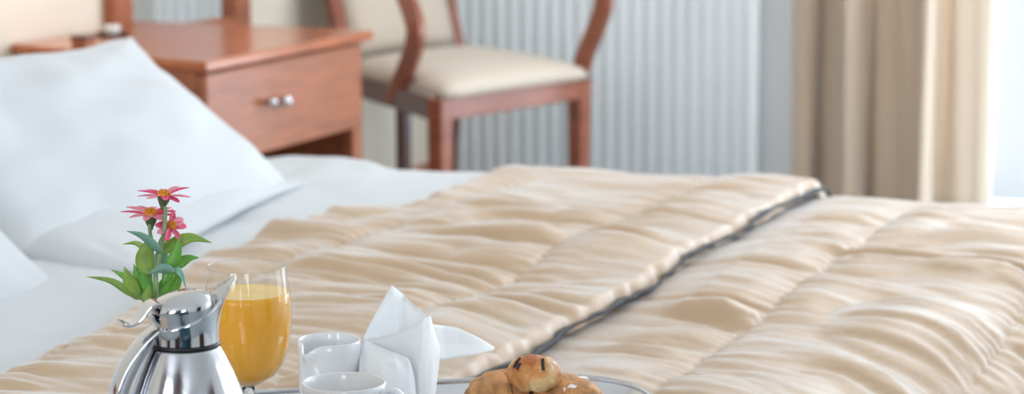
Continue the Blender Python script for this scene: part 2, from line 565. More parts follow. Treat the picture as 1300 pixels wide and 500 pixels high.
# things standing on it, seen over the pillow
cp_ = PZ(143, 45, DT)
cupb = thing('tea_light_holder', (cp_[0], cp_[1], DT), 'small white candle cup on the table behind the pillow', 'candle holder')
obj('cup', lathe([(.002, 0), (.012, 0), (.014, .004), (.017, .014), (.018, .022), (.0165, .022), (.013, .008), (.002, .006)], (cp_[0], cp_[1], DT), 24), 'porcelain', cupb)
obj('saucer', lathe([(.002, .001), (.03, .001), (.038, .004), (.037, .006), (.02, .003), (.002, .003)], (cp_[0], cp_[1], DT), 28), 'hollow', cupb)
bp_ = PZ(106, 60, DT)
wb_ = thing('wooden_box', (bp_[0], bp_[1], DT), 'little brown wooden box at the corner of the table', 'box')
obj('body', box(bp_[0] - .018, bp_[0] + .018, bp_[1] - .018, bp_[1] + .018, DT, DT + .018), 'wood', wb_, smooth=False, bevel=.002)
obj('lid', box(bp_[0] - .02, bp_[0] + .02, bp_[1] - .02, bp_[1] + .02, DT + .0185, DT + .025), 'wood_dark', wb_, smooth=False, bevel=.002)

# mirror on the head wall behind the table
m0, m1 = PX(157, 40, -2.87), PX(308, 28, -2.87)
mir = thing('wall_mirror', (-2.88, (m0[1] + m1[1]) / 2, .56), 'tall wood framed mirror on the wall behind the dressing table', 'mirror')
MZ0, MZ1 = 0.56, 1.75
obj('glass', box(WX + .006, WX + .012, m0[1], m1[1], MZ0 + .03, MZ1 - .03), 'mirror', mir, smooth=False)
for yy in (m0[1], m1[1]):
    obj('stile', box(WX + .002, WX + .035, yy - .036, yy + .036, MZ0, MZ1), 'wood', mir, smooth=False, bevel=.005)
for zz in (MZ0 + .02, MZ1 - .03):
    obj('rail', box(WX + .003, WX + .033, m0[1] + .036, m1[1] - .036, zz - .025, zz + .025), 'wood', mir, smooth=False, bevel=.005)

# bedside wall lamp above the table, out of the picture; it warms the wall
lx, ly, lz = WX, 4.02, 0.98
sc = thing('wall_lamp', (lx, ly, lz - .1), 'cream shaded brass wall lamp above the bedside', 'lamp')
obj('plate', lathe([(.001, -.05), (.035, -.05), (.035, .05), (.001, .05)], (lx + .02, ly, lz - .05), 24), 'brass', sc)
obj('arm', tube(smooth_path([(lx + .03, ly, lz - .05), (lx + .09, ly, lz - .09), (lx + .12, ly, lz - .03)], 6), .006, 10), 'brass', sc)
obj('shade', lathe([(.085, 0), (.055, .13)], (lx + .12, ly, lz), 32), 'shade', sc, solid=.002)
pl = bpy.data.lights.new('bulb', 'POINT')
pl.energy = 2.4
pl.color = (1.0, 0.80, 0.55)
pl.shadow_soft_size = .03
po = bpy.data.objects.new('bulb', pl)
COL.objects.link(po)
po.location = (lx + .12, ly, lz + .05)

# ------------------------------------------------------------------ chair
SZ = 0.44
FL, FR, BR, BL = PZ(560, 126, SZ), PZ(751, 98, SZ), PZ(588, 72, SZ), PZ(436, 92, SZ)
chair = thing('armchair', ((FL + BR) / 2 * np.array([1, 1, 0])), 'cherry wood armchair with cream upholstered seat and back', 'chair')


def lerp(a, b, t):
    return np.array(a) * (1 - t) + np.array(b) * t


def leg(top, bot, w0, w1, z0, z1, m):
    v = []
    for (c, w, z) in ((bot, w1, z0), (top, w0, z1)):
        for a, b in rect(w / 2, w / 2):
            q = np.array(c) + e_r * a + e_b * b
            v.append((q[0], q[1], z))
    f = [(0, 3, 2, 1), (4, 5, 6, 7), (0, 1, 5, 4), (1, 2, 6, 5), (2, 3, 7, 6), (3, 0, 4, 7)]
    return obj('leg', (v, f), m, chair, smooth=False, bevel=.004)


e_r = (FR - FL) / np.linalg.norm(FR - FL)
e_b = np.array([-e_r[1], e_r[0], 0])
if np.dot(e_b, BR - FR) < 0:
    e_b = -e_b
inn = .022
for c, m_ in ((FL + e_r * inn + e_b * inn, 'wood_chair'), (FR - e_r * inn + e_b * inn, 'wood_chair')):
    leg(c, c, .046, .036, 0, SZ, m_)
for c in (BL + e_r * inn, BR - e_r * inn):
    leg(c, c + e_b * .05, .038, .03, 0, SZ, 'wood_dark')  # rear legs: their shade is in the darker wood colour
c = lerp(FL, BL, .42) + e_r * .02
leg(c, c, .03, .028, 0, SZ - .01, 'wood_dark')  # shaded leg, darkened by its colour


def rail(a, b, m_, th=.02, h=.052, z1=SZ):
    d = (b - a) / np.linalg.norm(b - a)
    nrm = np.array([-d[1], d[0], 0])
    v = []
    for p in (a, b):
        for s in (-1, 1):
            for z in (z1 - h, z1):
                q = p + nrm * s * th / 2
                v.append((q[0], q[1], z))
    f = [(0, 1, 3, 2), (4, 6, 7, 5), (0, 4, 5, 1), (2, 3, 7, 6), (0, 2, 6, 4), (1, 5, 7, 3)]
    return obj('seat_rail', (v, f), m_, chair, smooth=False, bevel=.003)


rail(FL + e_r * .04 + e_b * .012, FR - e_r * .04 + e_b * .012, 'wood_chair')
rail(FL + e_b * .04 + e_r * .012, BL + e_r * .012, 'wood_dark')  # side and rear rails carry their shade in the wood colour
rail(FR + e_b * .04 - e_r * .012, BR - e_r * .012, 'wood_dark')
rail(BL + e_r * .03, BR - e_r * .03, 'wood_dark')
# cushion: a domed pad over the trapezoid
v = []
N = 22
for i in range(N + 1):
    for j in range(N + 1):
        a, b = i / N, j / N
        x_, y_ = 2 * a - 1, 2 * b - 1
        p = lerp(lerp(FL - e_b * .012, FR - e_b * .012, a), lerp(BL, BR, a), b)
        edge = (1 - abs(x_) ** 7) * (1 - abs(y_) ** 7)
        rr = max(0.0, edge) ** .5
        cx_, cy_ = (1 - .03 * (y_ ** 4) * x_ ** 2), 0
        v.append((p[0], p[1], SZ + .002 + .040 * rr + .016 * (1 - x_ ** 2) * (1 - y_ ** 2)))
top = (v, grid_faces(N + 1, N + 1))
ring = [i * (N + 1) for i in range(N + 1)] + [N * (N + 1) + j for j in range(1, N + 1)] + [i * (N + 1) + N for i in range(N - 1, -1, -1)] + [j for j in range(N - 1, 0, -1)]
obj('seat', (v, top[1] + [tuple(ring)]), 'cream_fabric', chair)
# back: two raking posts with a padded panel between
bp0 = [BL + e_b * .0, BR + e_b * .0]


def back_pt(c, z):
    return np.array(c) * np.array([1, 1, 0]) + e_b * (.28 * (z - SZ)) + UP * z


posts = []
for c in (BL + e_r * .022, BR - e_r * .02):
    path = smooth_path([back_pt(c, z) for z in (SZ - .03, .6, .78, .96)], 4)
    posts.append(obj('back_post', tube(path, 1.0, ref=e_r, sect=rect(.021, .014)), 'wood_chair', chair, smooth=False, bevel=.003))
obj('top_rail', tube([back_pt(BL, .95), back_pt(lerp(BL, BR, .5) + e_b * .03, .965), back_pt(BR, .95)], 1.0, ref=UP, sect=rect(.025, .013)), 'wood_chair', chair, smooth=False, bevel=.003)
v = []
for i in range(13):
    for j in range(13):
        a, b = i / 12, j / 12
        x_, y_ = 2 * a - 1, 2 * b - 1
        p = back_pt(lerp(BL + e_r * .042, BR - e_r * .04, a), .475 + .45 * b)
        t_ = max(0, (1 - x_ ** 6) * (1 - y_ ** 6)) ** .5
        v.append(p - e_b * (.006 + .024 * t_))
obj('backrest', (v, grid_faces(13, 13)), 'cream_fabric', chair, solid=.02, off=0)
# arms: S-curved supports rising from the side rails, and the armrests to the back posts
nL = np.cross(BL - FL, UP)
nR = np.cross(BR - FR, UP)
lp = [PPL(u, v_, FL, nL) for u, v_ in ((499, 131), (506, 112), (516, 88), (525, 62), (528, 38), (522, 14), (513, -12), (504, -40))]
rp = [PPL(u, v_, FR, nR) for u, v_ in ((737, 92), (741, 76), (749, 55), (758, 33), (765, 12), (767, -8), (764, -32))]
for pth in (lp, rp):
    obj('arm_support', tube(smooth_path(pth, 5), 1.0, ref=e_b, sect=rect(.022, .013)), 'wood_chair', chair, smooth=False, bevel=.004)
for pth, c in ((lp, BL + e_r * .02), (rp, BR - e_r * .02)):
    e_ = np.array(pth[-1])
    bk = back_pt(c, e_[2] + .02)
    obj('armrest', tube(smooth_path([e_ - e_b * .04 + UP * .004, e_ + UP * .012, lerp(e_, bk, .5) + UP * .012, bk], 5), 1.0, ref=UP, sect=rect(.013, .024)), 'wood_chair', chair, smooth=False, bevel=.004)

# ------------------------------------------------------------------ bed
ZB = 0.462
bx0, bx1, by0, by1 = -2.80, -0.72, 1.42, 3.66
bed = thing('bed', ((bx0 + bx1) / 2, (by0 + by1) / 2, 0), 'wide double bed with white linen under a beige quilt', 'bed')
obj('base', box(bx0, bx1, by0, by1, .09, .24), 'wood', bed, smooth=False, bevel=.006)
obj('mattress', box(bx0 + .01, bx1 - .01, by0 + .01, by1 - .01, .24, ZB - .03), 'mattress', bed, smooth=False, bevel=.03)
obj('headboard', box(WX + .005, bx0, by0 - .03, by1 + .03, .05, .74), 'wood', bed, smooth=False, bevel=.01)
for xx in (bx0 + .06, bx1 - .06):
    for yy in (by0 + .06, by1 - .06):
        obj('leg', box(xx - .03, xx + .03, yy - .03, yy + .03, 0, .09), 'wood_dark', bed, smooth=False, bevel=.004)


def drape(t, t0, r):
    a = np.clip((t - t0) / r, 0, math.pi / 2)
    ex = np.maximum(0, t - t0 - r * math.pi / 2)
    return np.minimum(t, t0) + r * np.sin(a), r * (1 - np.cos(a)) + ex


TC = np.array([-.868 + .6 * .022, 2.312 - .8 * .022])              # far right corner of the tray
TE, TN = np.array([.8, .6]), np.array([.6, -.8])
TL, TW = 0.68, 0.52
TZ = 0.50


def tray_mask(x, y):
    dx, dy = x - TC[0], y - TC[1]
    a = -(dx * TE[0] + dy * TE[1])
    b = dx * TN[0] + dy * TN[1]
    d = np.maximum(np.maximum(-a, a - TL), np.maximum(-b, b - TW))
    t = np.clip((d - .0) / .06, 0, 1)
    return t * t * (3 - 2 * t)             # 0 under the tray, 1 away from it


def displace(X, Y, Z, H):
    P = np.stack([X, Y, Z], -1)
    du, dv = np.gradient(P, axis=0), np.gradient(P, axis=1)
    n = np.cross(du, dv)
    n /= np.linalg.norm(n, axis=-1, keepdims=True) + 1e-9
    n *= np.where(n[..., 2:3] < -1e-6, -1, 1)
    return P + n * H[..., None]


def gathers(l, p, seed, pitch=.285, phase=.0):
    """quilt relief: channels between seams (l = const) filled with gathers that run along l"""
    q = (l - phase) / pitch
    ch = np.floor(q).astype(int)
    c = q - ch
    dist = np.minimum(c, 1 - c) * pitch                  # distance to the nearest seam
    env = np.clip(dist / .05, 0, 1)
    env = env * env * (3 - 2 * env)
    off = ch * 3.71
    w1 = p + .020 * vn(l / .14 + off, p / .10, seed + 3) + .008 * vn(l / .05 + off, p / .05, seed + 4)
    # long irregular gathers: rounded ridges between sharp creases
    big = np.abs(vn(l / .30 + off, w1 / .070, seed + 1)) ** .75
    mid = np.abs(vn(l / .17 + off + 5, w1 / .034, seed + 2)) ** .8
    fine = np.abs(vn(l / .10 + off + 9, w1 / .017, seed + 5))
    am = np.clip(.55 + .75 * vn(l / .25 + off, p / .20, seed + 6), .12, 1.2)
    h = .030 * (big - .35) * (.4 + .6 * am) + .0125 * (mid - .35) * am + .0035 * (fine - .35)
    puck = .0055 * (np.abs(np.sin(math.pi * (p / .024 + .9 * vn(l / .1, p / .06, seed + 5)))) - .3) * (.6 + .4 * vn(l / .2, p / .06, seed + 6))
    return .005 * env + h * (.55 + .45 * env) + puck * np.exp(-(dist / .030) ** 2) - .003 * np.exp(-(dist / .006) ** 2)


# white duvet over the head half
s = np.arange(-2.78, -1.45, .014)
t = np.concatenate([np.arange(1.12, 3.62, .02), np.arange(3.62, 4.12, .01)])
Sg, Tg = np.meshgrid(s, t, indexing='ij')
Yg, dz = drape(Tg, 3.655, .075)
Yn, dz2 = drape(-Tg, -1.44, .06)
Yg = np.where(Tg < 1.44, -Yn, Yg)
H = .020 * vn(Sg / .35, Tg / .5, 1) + .012 * vn(Sg / .16, Tg / .22, 2) + .004 * vn(Sg / .05, Tg / .09, 3)
H += .012 * np.exp(-((Sg + 1.85) / .22) ** 2 - ((Tg - 3.62) / .25) ** 2) - .012 * np.exp(-((Sg + 2.2) / .2) ** 2 - ((Tg - 3.62) / .3) ** 2)
Pg = displace(Sg + 0 * Tg, Yg, np.maximum(ZB + .018 - dz - dz2, .20), H * (1 - .6 * ((Tg < 1.5) | (Tg > 3.75))))
Pg[..., 2] = np.minimum(Pg[..., 2], np.where(tray_mask(Sg, Tg) < .01, TZ - .025, 9))
duv = obj('duvet', (Pg.reshape(-1, 3), grid_faces(len(s), len(t))), 'linen', None, solid=.012, off=-1)
tag(duv, 'smooth white duvet spread over the head half of the bed', 'duvet')

# beige quilt: lower layer over the foot half, and its head end folded back as a thick upper layer
quilt = thing('quilt', (-1.1, 2.6, ZB - .2), 'beige satin quilt with gathered seams folded back across the bed', 'quilt')
s = np.arange(-1.50, 0.02, .0062)
t = np.concatenate([np.arange(1.10, 1.9, .012), np.arange(1.9, 4.05, .0062)])
Sg, Tg = np.meshgrid(s, t, indexing='ij')
l0 = -.80 + .22 * np.clip((Tg - 2.45) / 1.0, 0, 1)
R_ = .34
Lx, dl = drape(Sg, l0, R_)
Yg, dz = drape(Tg, 3.665, .07)
Yn, dz2 = drape(-Tg, -1.44, .06)
Yg = np.where(Tg < 1.44, -Yn, Yg)
bend = .55 * np.maximum(0, Sg + .95) ** 2 * np.clip((3.75 - Tg) / 1.0, 0, 1)
Hq = gathers(Sg, Tg + bend, 0, phase=-.86)
# one long deep crease across the far part, curving down at the foot
cr = Tg - (3.16 - .9 * np.maximum(0, Sg + .72) ** 1.6 + .02 * vn(Sg / .2, Sg * 0 + .3, 9))
dep = np.exp(-(cr / .012) ** 2) * np.clip((Sg + .93) / .1, 0, 1)
Hq = Hq - .016 * dep + .010 * np.exp(-((cr - .035) / .025) ** 2) * np.clip((Sg + .95) / .1, 0, 1)
mk = tray_mask(Sg, Tg)
calm = np.clip(np.abs(Sg + 1.03) / .07, 0, 1)
Hq = Hq * (.25 + .75 * calm * calm)
lift = np.clip((Tg - 2.6) / .6, 0, 1)
lift = .022 * lift * lift * (3 - 2 * lift) * np.clip((Sg + 1.12) / .12, 0, 1)
Hq = Hq * mk * (1 - .5 * np.clip((Tg - 3.4) / .25, 0, 1)) + lift
Pg = displace(Lx, Yg, np.maximum(ZB - dl - dz - dz2, .06 + .05 * np.abs(np.sin(9 * Tg))), Hq)
Pg[..., 2] = np.where(mk < .02, np.minimum(Pg[..., 2], TZ - .016), Pg[..., 2])
obj('lower_layer', (Pg.reshape(-1, 3), grid_faces(len(s), len(t))), 'satin', quilt)

# upper layer
edge_px = [(0, 460), (100, 410), (200, 355), (270, 313), (330, 297), (390, 275), (450, 264), (520, 262), (560, 240), (620, 213)]
ep = np.array([PZ(u, v_, .50)[:2] for u, v_ in edge_px])
t = np.concatenate([np.arange(1.10, 1.9, .012), np.arange(1.9, 4.0, .0062)])
e_head = np.interp(t, np.r_[1.0, ep[:, 1], 4.2], np.r_[-1.5, ep[:, 0], -1.61]) + .014 * vn(t / .05, t * 0, 3) + .006 * vn(t / .018, t * 0, 4)
e_head = np.convolve(np.pad(e_head, 5, mode='edge'), np.ones(11) / 11, 'valid')
e_head += .006 * vn(t / .03, t * 0, 4)
e_foot = -1.040 + .010 * vn(t / .22, t * 0 + 2, 5) + .0035 * vn(t / .025, t * 0 + 1, 6)
q = np.concatenate([np.array([0, .0006, .002, .0045, .008, .013, .02]), np.linspace(.03, .97, 88), 1 - np.array([.02, .013, .008, .0045, .002, .0006, 0])])
Lg = e_head[None, :] + q[:, None] * (e_foot - e_head)[None, :]
Tg = np.broadcast_to(t[None, :], Lg.shape)
dd0 = np.clip((Lg - e_head[None, :]) / .035, 0, 1)
dd1 = np.clip((e_foot[None, :] - Lg) / .013, 0, 1)
thin = .85 + .15 * np.clip((e_foot[None, :] - Lg) / .10, 0, 1)
rnd = np.sqrt(1 - (1 - dd0) ** 2) * np.sqrt(1 - (1 - dd1) ** 2)
Yg, dz = drape(Tg, 3.665, .08)
Yn, dz2 = drape(-Tg, -1.44, .07)
Yg = np.where(Tg < 1.44, -Yn, Yg)
mk = tray_mask(Lg, Tg)
TH = .027 * mk + .012 * (1 - mk)
Hf = gathers(Lg, Tg + .0 * Lg, 8, phase=-1.20, pitch=.29) * np.sqrt(dd0) * np.sqrt(dd1) * (.45 + .55 * np.clip((e_foot[None, :] - Lg - .02) / .05, 0, 1)) + .012 * vn(Lg / .3, Tg / .25, 13) * dd0 * dd1
Hf = Hf * mk * (1 - .55 * np.clip((Tg - 3.3) / .3, 0, 1))
Pg = displace(Lg, Yg, np.maximum(ZB + .012 + .014 * np.clip((Tg - 2.6) / .6, 0, 1) * np.clip((Lg + 1.35) / .25, 0, 1) - dz - dz2, .16), Hf + TH * thin * rnd - .004)
Pg[..., 2] = np.where(mk < .02, np.minimum(Pg[..., 2], TZ - .010), Pg[..., 2])
obj('folded_layer', (Pg.reshape(-1, 3), grid_faces(len(q), len(t))), 'satin', quilt)
# dark piping under the folded edge; the fold's shadow is in its colour too
tt = np.arange(1.5, 3.74, .01)
ef = np.interp(tt, t, e_foot)
yy, dz = drape(tt, 3.665, .08)
mk = tray_mask(ef, tt)
path = [(ef[i] + .007 + .002 * math.sin(tt[i] * 31), yy[i], ZB + .016 + .018 * float(np.clip((tt[i] - 2.7) / .5, 0, 1)) - dz[i] - .014 * (1 - mk[i]) + .004 * math.sin(tt[i] * 17) ) for i in range(len(tt))]
rad_ = [.0034 + .0010 * math.sin(x * 23) + .0008 * math.sin(x * 71) for x in tt]
obj('piping', tube(path, rad_, 8), 'piping', quilt)


# ------------------------------------------------------------------ pillows
def pillow(name, c, ex, ey, W, Hh, T, label, seed, group=None, wr=.014):
    """c centre; ex along its width, ey up its face, both unit"""
    ex, ey = np.array(ex, float), np.array(ey, float)
    ez = np.cross(ex, ey)
    n = 56
    a = np.linspace(-1, 1, n)
    a = np.sign(a) * (1 - (1 - np.abs(a)) ** 1.25)
    X, Y = np.meshgrid(a, a, indexing='ij')
    th = np.clip((1 - np.abs(X) ** 2.6), 0, 1) ** .55 * np.clip((1 - np.abs(Y) ** 2.6), 0, 1) ** .55
    pin = 1 - .10 * (1 - Y ** 2) * np.abs(X) ** 4 
    pin2 = 1 - .08 * (1 - X ** 2) * np.abs(Y) ** 4
    out = []
    for sgn in (1, -1):
        wv = wr * (vn(X * 2.2 + 3 * sgn, Y * 2.2, seed) + .5 * vn(X * 5, Y * 5 + 3 * sgn, seed + 1)) * th ** .5
        r_ = np.sqrt((np.abs(X) - 1) ** 2 + (np.abs(Y) - 1) ** 2)
        wv += .5 * wr * np.sin(12 * np.arctan2(np.abs(Y) - 1.0, np.abs(X) - 1.0)) * np.exp(-(r_ / .35) ** 2) * th ** .5
        P = np.array(c) + ex * (X * pin * W / 2)[..., None] + ey * (Y * pin2 * Hh / 2)[..., None] + ez * (sgn * (T / 2 * th + .0) + wv)[..., None]
        out.append((P.reshape(-1, 3), grid_faces(n, n)))
    r = thing(name, np.array(c) - UP * .1, label, 'pillow', group)
    V, Fc = join(*out)
    body = obj('cover', (V, Fc), 'linen', r)
    bm = bmesh.new()
    bm.from_mesh(body.data)
    bmesh.ops.remove_doubles(bm, verts=bm.verts[:], dist=.0004)
    bmesh.ops.recalc_face_normals(bm, faces=bm.faces[:])
    bm.to_mesh(body.data)
    bm.free()
    body.data.polygons.foreach_set('use_smooth', [True] * len(body.data.polygons))
    # stitched hem along the outline
    hem = []
    for k in range(n):
        hem.append(np.array(c) + ex * a[k] * (W / 2) + ey * (-(Hh / 2) * (1 - .08 * (1 - a[k] ** 2))))
    obj('hem', tube(hem, .003, 6), 'linen', r)
    return r


ew = np.array([0, 1.0, 0])
lean = math.radians(38)
ea = np.array([-math.cos(lean), 0, math.sin(lean)])
pillow('pillow', (-2.03, 3.06, .572), ew, ea, .86, .46, .15, 'white pillow propped up in front of the dressing table', 2)
pillow('pillow', (-2.14, 3.00, .486), (-.21, .978, 0), (-.978, -.21, .01), .80, .74, .095, 'white pillow lying flat under the propped pillow', 5, wr=.008)
pillow('pillow', (-1.93, 2.235, .562), ew, ea, .84, .46, .16, 'white pillow at the left picture edge nearest the viewer', 9)

# ------------------------------------------------------------------ tray
tc2 = TC - TE * TL / 2 + TN * TW / 2
tray = thing('serving_tray', (tc2[0], tc2[1], TZ - .006), 'polished steel serving tray holding the breakfast on the bed', 'tray')


def rrect(L, Wd, r, n=8):
    pts = []
    for sx, sy, a0 in ((1, 1, 0), (-1, 1, 90), (-1, -1, 180), (1, -1, 270)):
        for k in range(n + 1):
            a = math.radians(a0 + 90 * k / n)
            pts.append((sx * (L / 2 - r) + r * math.cos(a), sy * (Wd / 2 - r) + r * math.sin(a)))
    return pts


def tray_ring(shrink, z):
    return [tuple(tc2 + TE * a - TN * b) + (z,) for a, b in rrect(TL - 2 * shrink, TW - 2 * shrink, max(.02, .10 - shrink))]


rings = [tray_ring(.05, TZ - .006), tray_ring(.03, TZ - .004), tray_ring(.004, TZ + .007), tray_ring(0, TZ + .009), tray_ring(-.001, TZ + .011),
         tray_ring(.003, TZ + .0125), tray_ring(.008, TZ + .011), tray_ring(.032, TZ), tray_ring(.05, TZ)]
v = [p for r_ in rings for p in r_]
nn = len(rings[0])
f = grid_faces(len(rings), nn, True) + [tuple(range(nn)), tuple(range((len(rings) - 1) * nn, len(rings) * nn))]
obj('dish', (v, f), 'chrome', tray)
obj('rim', tube(rings[5] + [rings[5][0]], .0032, 8, caps=False), 'chrome', tray)


# ------------------------------------------------------------------ carafe
cz = TZ
cpos = PZ(235, 437, TZ + .155)
cc = (cpos[0], cpos[1], cz)
car = thing('coffee_pot', cc, 'shiny steel coffee pot with lever lid standing before the flowers', 'coffee pot')
obj('body', lathe([(.001, .0005), (.060, .0005), (.0635, .004), (.064, .012), (.0625, .035), (.0595, .06), (.0555, .085), (.0505, .105), (.0455, .119), (.040, .133), (.0345, .1445), (.0305, .152), (.0285, .1555), (.001, .156)], cc, 64), 'steel', car)
obj('seal', lathe([(.027, .1545), (.0298, .1545), (.0298, .158), (.027, .158)], cc, 64), 'black', car)
# collar with the rim rising to the spout; spout direction
sd = RIGHT * math.cos(math.radians(24)) + AWAY * math.sin(math.radians(24))
a_sp = math.atan2(sd[1], sd[0])
v, seg, nz = [], 72, 14
prof_all = []
for k in range(seg):
    a = 2 * math.pi * k / seg
    dlt = (a - a_sp + math.pi) % (2 * math.pi) - math.pi
    w_ = ((1 + math.cos(dlt)) / 2)
    ztop = .1715 + .022 * w_ ** 1.5 + .017 * math.exp(-(dlt / .45) ** 2)
    flare = .0165 * math.exp(-(dlt / .42) ** 2)
    col = []
    for j in range(nz + 1):
        t_ = j / nz
        z = .1585 + (ztop - .1585) * t_
        r = .0292 - .0004 * math.sin(math.pi * t_) + flare * t_ ** 2.2
        col.append((r, z))
    col += [(col[-1][0] - .0012, ztop + .0003), (col[-1][0] - .0020, ztop - .001)]
    for j in range(nz, 2, -2):
        col.append((col[j][0] - .0022, col[j][1] - .001))
    prof_all.append((a, col))
mcol = len(prof_all[0][1])
for j in range(mcol):
    for a, col in prof_all:
        v.append((cc[0] + col[j][0] * math.cos(a), cc[1] + col[j][0] * math.sin(a), cz + col[j][1]))
obj('collar', (v, grid_faces(mcol, seg, True)), 'chrome', car)
# lid: domed cap tilted up towards the spout
lid_prof = [(.0268, .164), (.0272, .187), (.0275, .1895), (.0268, .1918), (.024, .1950), (.019, .1980), (.012, .2002), (.005, .2011), (.0005, .2012)]
lv, lf = lathe(lid_prof, (0, 0, 0), 64)
ax = np.cross(UP, sd)
rot = Matrix.Rotation(-math.radians(9), 3, Vector(ax))
piv = Vector((0, 0, .18))
lv2 = []
for p in lv:
    w_ = rot @ (Vector(p) - piv) + piv
    q_ = np.array(w_) + sd * 0.0
    lv2.append((cc[0] + q_[0], cc[1] + q_[1], cz + q_[2]))
lid = obj('lid', (lv2, lf), 'chrome', car)
# handle plane: opposite the spout
hd = -sd
hp = np.cross(UP, hd)


def hpt(r, z):
    return np.array(cc) + hd * r + UP * z


def on_handle(u, v_):
    return PPL(u, v_, cc, hp)


lev = [on_handle(u, v_) for u, v_ in ((152, 409), (160, 411), (170, 408), (178, 401), (184, 392), (192, 385), (201, 384), (209, 388), (214, 396), (214, 405), (208, 411), (200, 411), (193, 406), (190, 399))]
obj('thumb_lever', tube(smooth_path(lev, 5), 1.0, ref=hp, sect=rect(.0115, .0011)), 'chrome', lid, smooth=False, bevel=.0006)
hc = on_handle(203, 399)
obj('hinge', tube([hc - hp * .007, hc + hp * .007], .0050, 16), 'black', car)
hpth = [on_handle(u, v_) for u, v_ in ((206, 411), (196, 419), (180, 434), (163, 457), (150, 484), (144, 512))] + [hpt(.072, .055), hpt(.0615, .040)]
oval = [(math.cos(2 * math.pi * k / 16) * .0135, math.sin(2 * math.pi * k / 16) * .0034) for k in range(16)]
obj('handle', tube(smooth_path(hpth, 7), 1.0, ref=hp, sect=oval), 'chrome', car)
hpt2 = [on_handle(u, v_) for u, v_ in ((209, 416), (199, 424), (186, 441), (172, 463), (160, 490), (154, 516))] + [hpt(.066, .055), hpt(.060, .040)]
obj('handle_insert', tube(smooth_path(hpt2, 7), 1.0, ref=hp, sect=rect(.0075, .0016)), 'steel', car, smooth=False)

# ------------------------------------------------------------------ juice glass
gp = PZ(313, 338, TZ + .19)
gc = (gp[0], gp[1], TZ)
gl = thing('goblet', gc, 'stemmed clear glass goblet filled with orange juice', 'glass')
outer = [(.0358, .1900), (.0374, .178), (.0398, .160), (.0408, .146), (.0402, .130), (.0376, .114), (.0325, .099), (.0245, .0885), (.014, .0825), (.0065, .078)]
obj('bowl', lathe(outer[::-1], gc, 72), 'thin_glass', gl)
obj('rim', tube([(gc[0] + .0357 * math.cos(a), gc[1] + .0357 * math.sin(a), TZ + .1902) for a in np.linspace(0, 2 * math.pi, 73)], .0006, 8, caps=False), 'thin_glass', gl)
stem_prof = [(.0005, .0015), (.030, .0010), (.0345, .0012), (.0350, .0022), (.030, .0034), (.016, .0055), (.006, .010), (.0042, .018), (.0040, .045), (.0044, .068), (.0063, .0775), (.0005, .0778)]
obj('stem', lathe(stem_prof, gc, 48, True, True), 'glass', gl)
jz = .166
jin = [(np.interp(z, [.078, .0825, .0885, .099, .114, .130, .146, .160, .178], [.0060, .0135, .0240, .0320, .0371, .0397, .0403, .0393, .0369]) - .0006, z)
       for z in np.linspace(.0800, jz, 20)]
ju = obj('orange_juice', lathe([(.0004, .0798)] + jin + [(jin[-1][0] - .001, jz + .0001)], gc, 64), 'juice', None, origin=(gc[0], gc[1], TZ + .083))
obj('foam_surface', lathe([(jin[-1][0] - .001, jz + .0001), (jin[-1][0] - .003, jz - .0004), (.015, jz - .0005), (.0003, jz - .0004)], gc, 64), 'foam', ju)
tag(ju, 'opaque orange juice filling the stemmed glass', 'juice', kind='stuff')


# ------------------------------------------------------------------ creamer and cup
def turned(r_base, r_rim, h, wall, c, spout=None, spow=.35, sl=.014, sh=-.006, seg=64, lip=.0):
    prof = [(.0005, 0), (r_base - .004, 0), (r_base - .001, .001), (r_base, .003)]
    for k in range(1, 10):
        t_ = k / 9
        prof.append((r_base + (r_rim - r_base) * t_ ** .8, .003 + (h - .003) * t_))
    r, z = prof[-1]
    prof += [(r - wall * .3, z + .0006), (r - wall * .7, z + .0005), (r - wall, z - .0004)]
    for k in range(8, 0, -1):
        t_ = k / 9
        prof.append((r_base + (r_rim - r_base) * t_ ** .8 - wall, .003 + (h - .003) * t_))
    prof += [(r_base - wall - .003, .005), (.0005, .0048)]
    v, f = lathe(prof, (0, 0, 0), seg)
    out = []
    for p in v:
        p = np.array(p)
        if spout is not None:
            a = math.atan2(p[1], p[0])
            dlt = (a - spout + math.pi) % (2 * math.pi) - math.pi
            g_ = math.exp(-(abs(dlt) / spow) ** 1.6) * max(0, (p[2] / h - .62) / .38) ** 1.5
            rr = math.hypot(p[0], p[1])
            if rr > .01:
                p[:2] *= (rr + sl * g_) / rr
                p[2] += sh * g_
        out.append(p + np.array(c))
    return out, f


crp = PZ(418, 431, TZ + .080)
cm = thing('creamer', (crp[0], crp[1], TZ), 'small white porcelain cream jug with a pinched pouring lip', 'jug')
spa = math.atan2(*((-RIGHT * .55 - AWAY * .83)[[1, 0]]))
obj('body', turned(.0295, .0318, .080, .0026, (crp[0], crp[1], TZ), spa, .21, .011, -.0085), 'porcelain', cm)
cup_p = PZ(436.5, 485, TZ + .066)
cu = thing('coffee_cup', (cup_p[0], cup_p[1], TZ), 'white porcelain coffee cup with side handle in front of the cream jug', 'cup')
obj('body', turned(.031, .0400, .066, .0026, (cup_p[0], cup_p[1], TZ)), 'porcelain', cu)
hdir = RIGHT * .93 - AWAY * .36
hdir /= np.linalg.norm(hdir)
cb = np.array([cup_p[0], cup_p[1], TZ])
hpts = [cb + hdir * r + UP * z for r, z in ((.0370, .053), (.045, .0615), (.055, .0615), (.0625, .052), (.060, .035), (.052, .024), (.0345, .016))]
obj('handle', tube(smooth_path(hpts, 6), 1.0, ref=np.cross(hdir, UP), sect=[(math.cos(2 * math.pi * k / 12) * .0045, math.sin(2 * math.pi * k / 12) * .0030) for k in range(12)]), 'porcelain', cu)

# ------------------------------------------------------------------ napkin
nb = PZ(510, 495, TZ + .02)
nap = thing('napkin', (nb[0], nb[1], TZ), 'white cloth napkin folded into standing points on the tray', 'napkin')


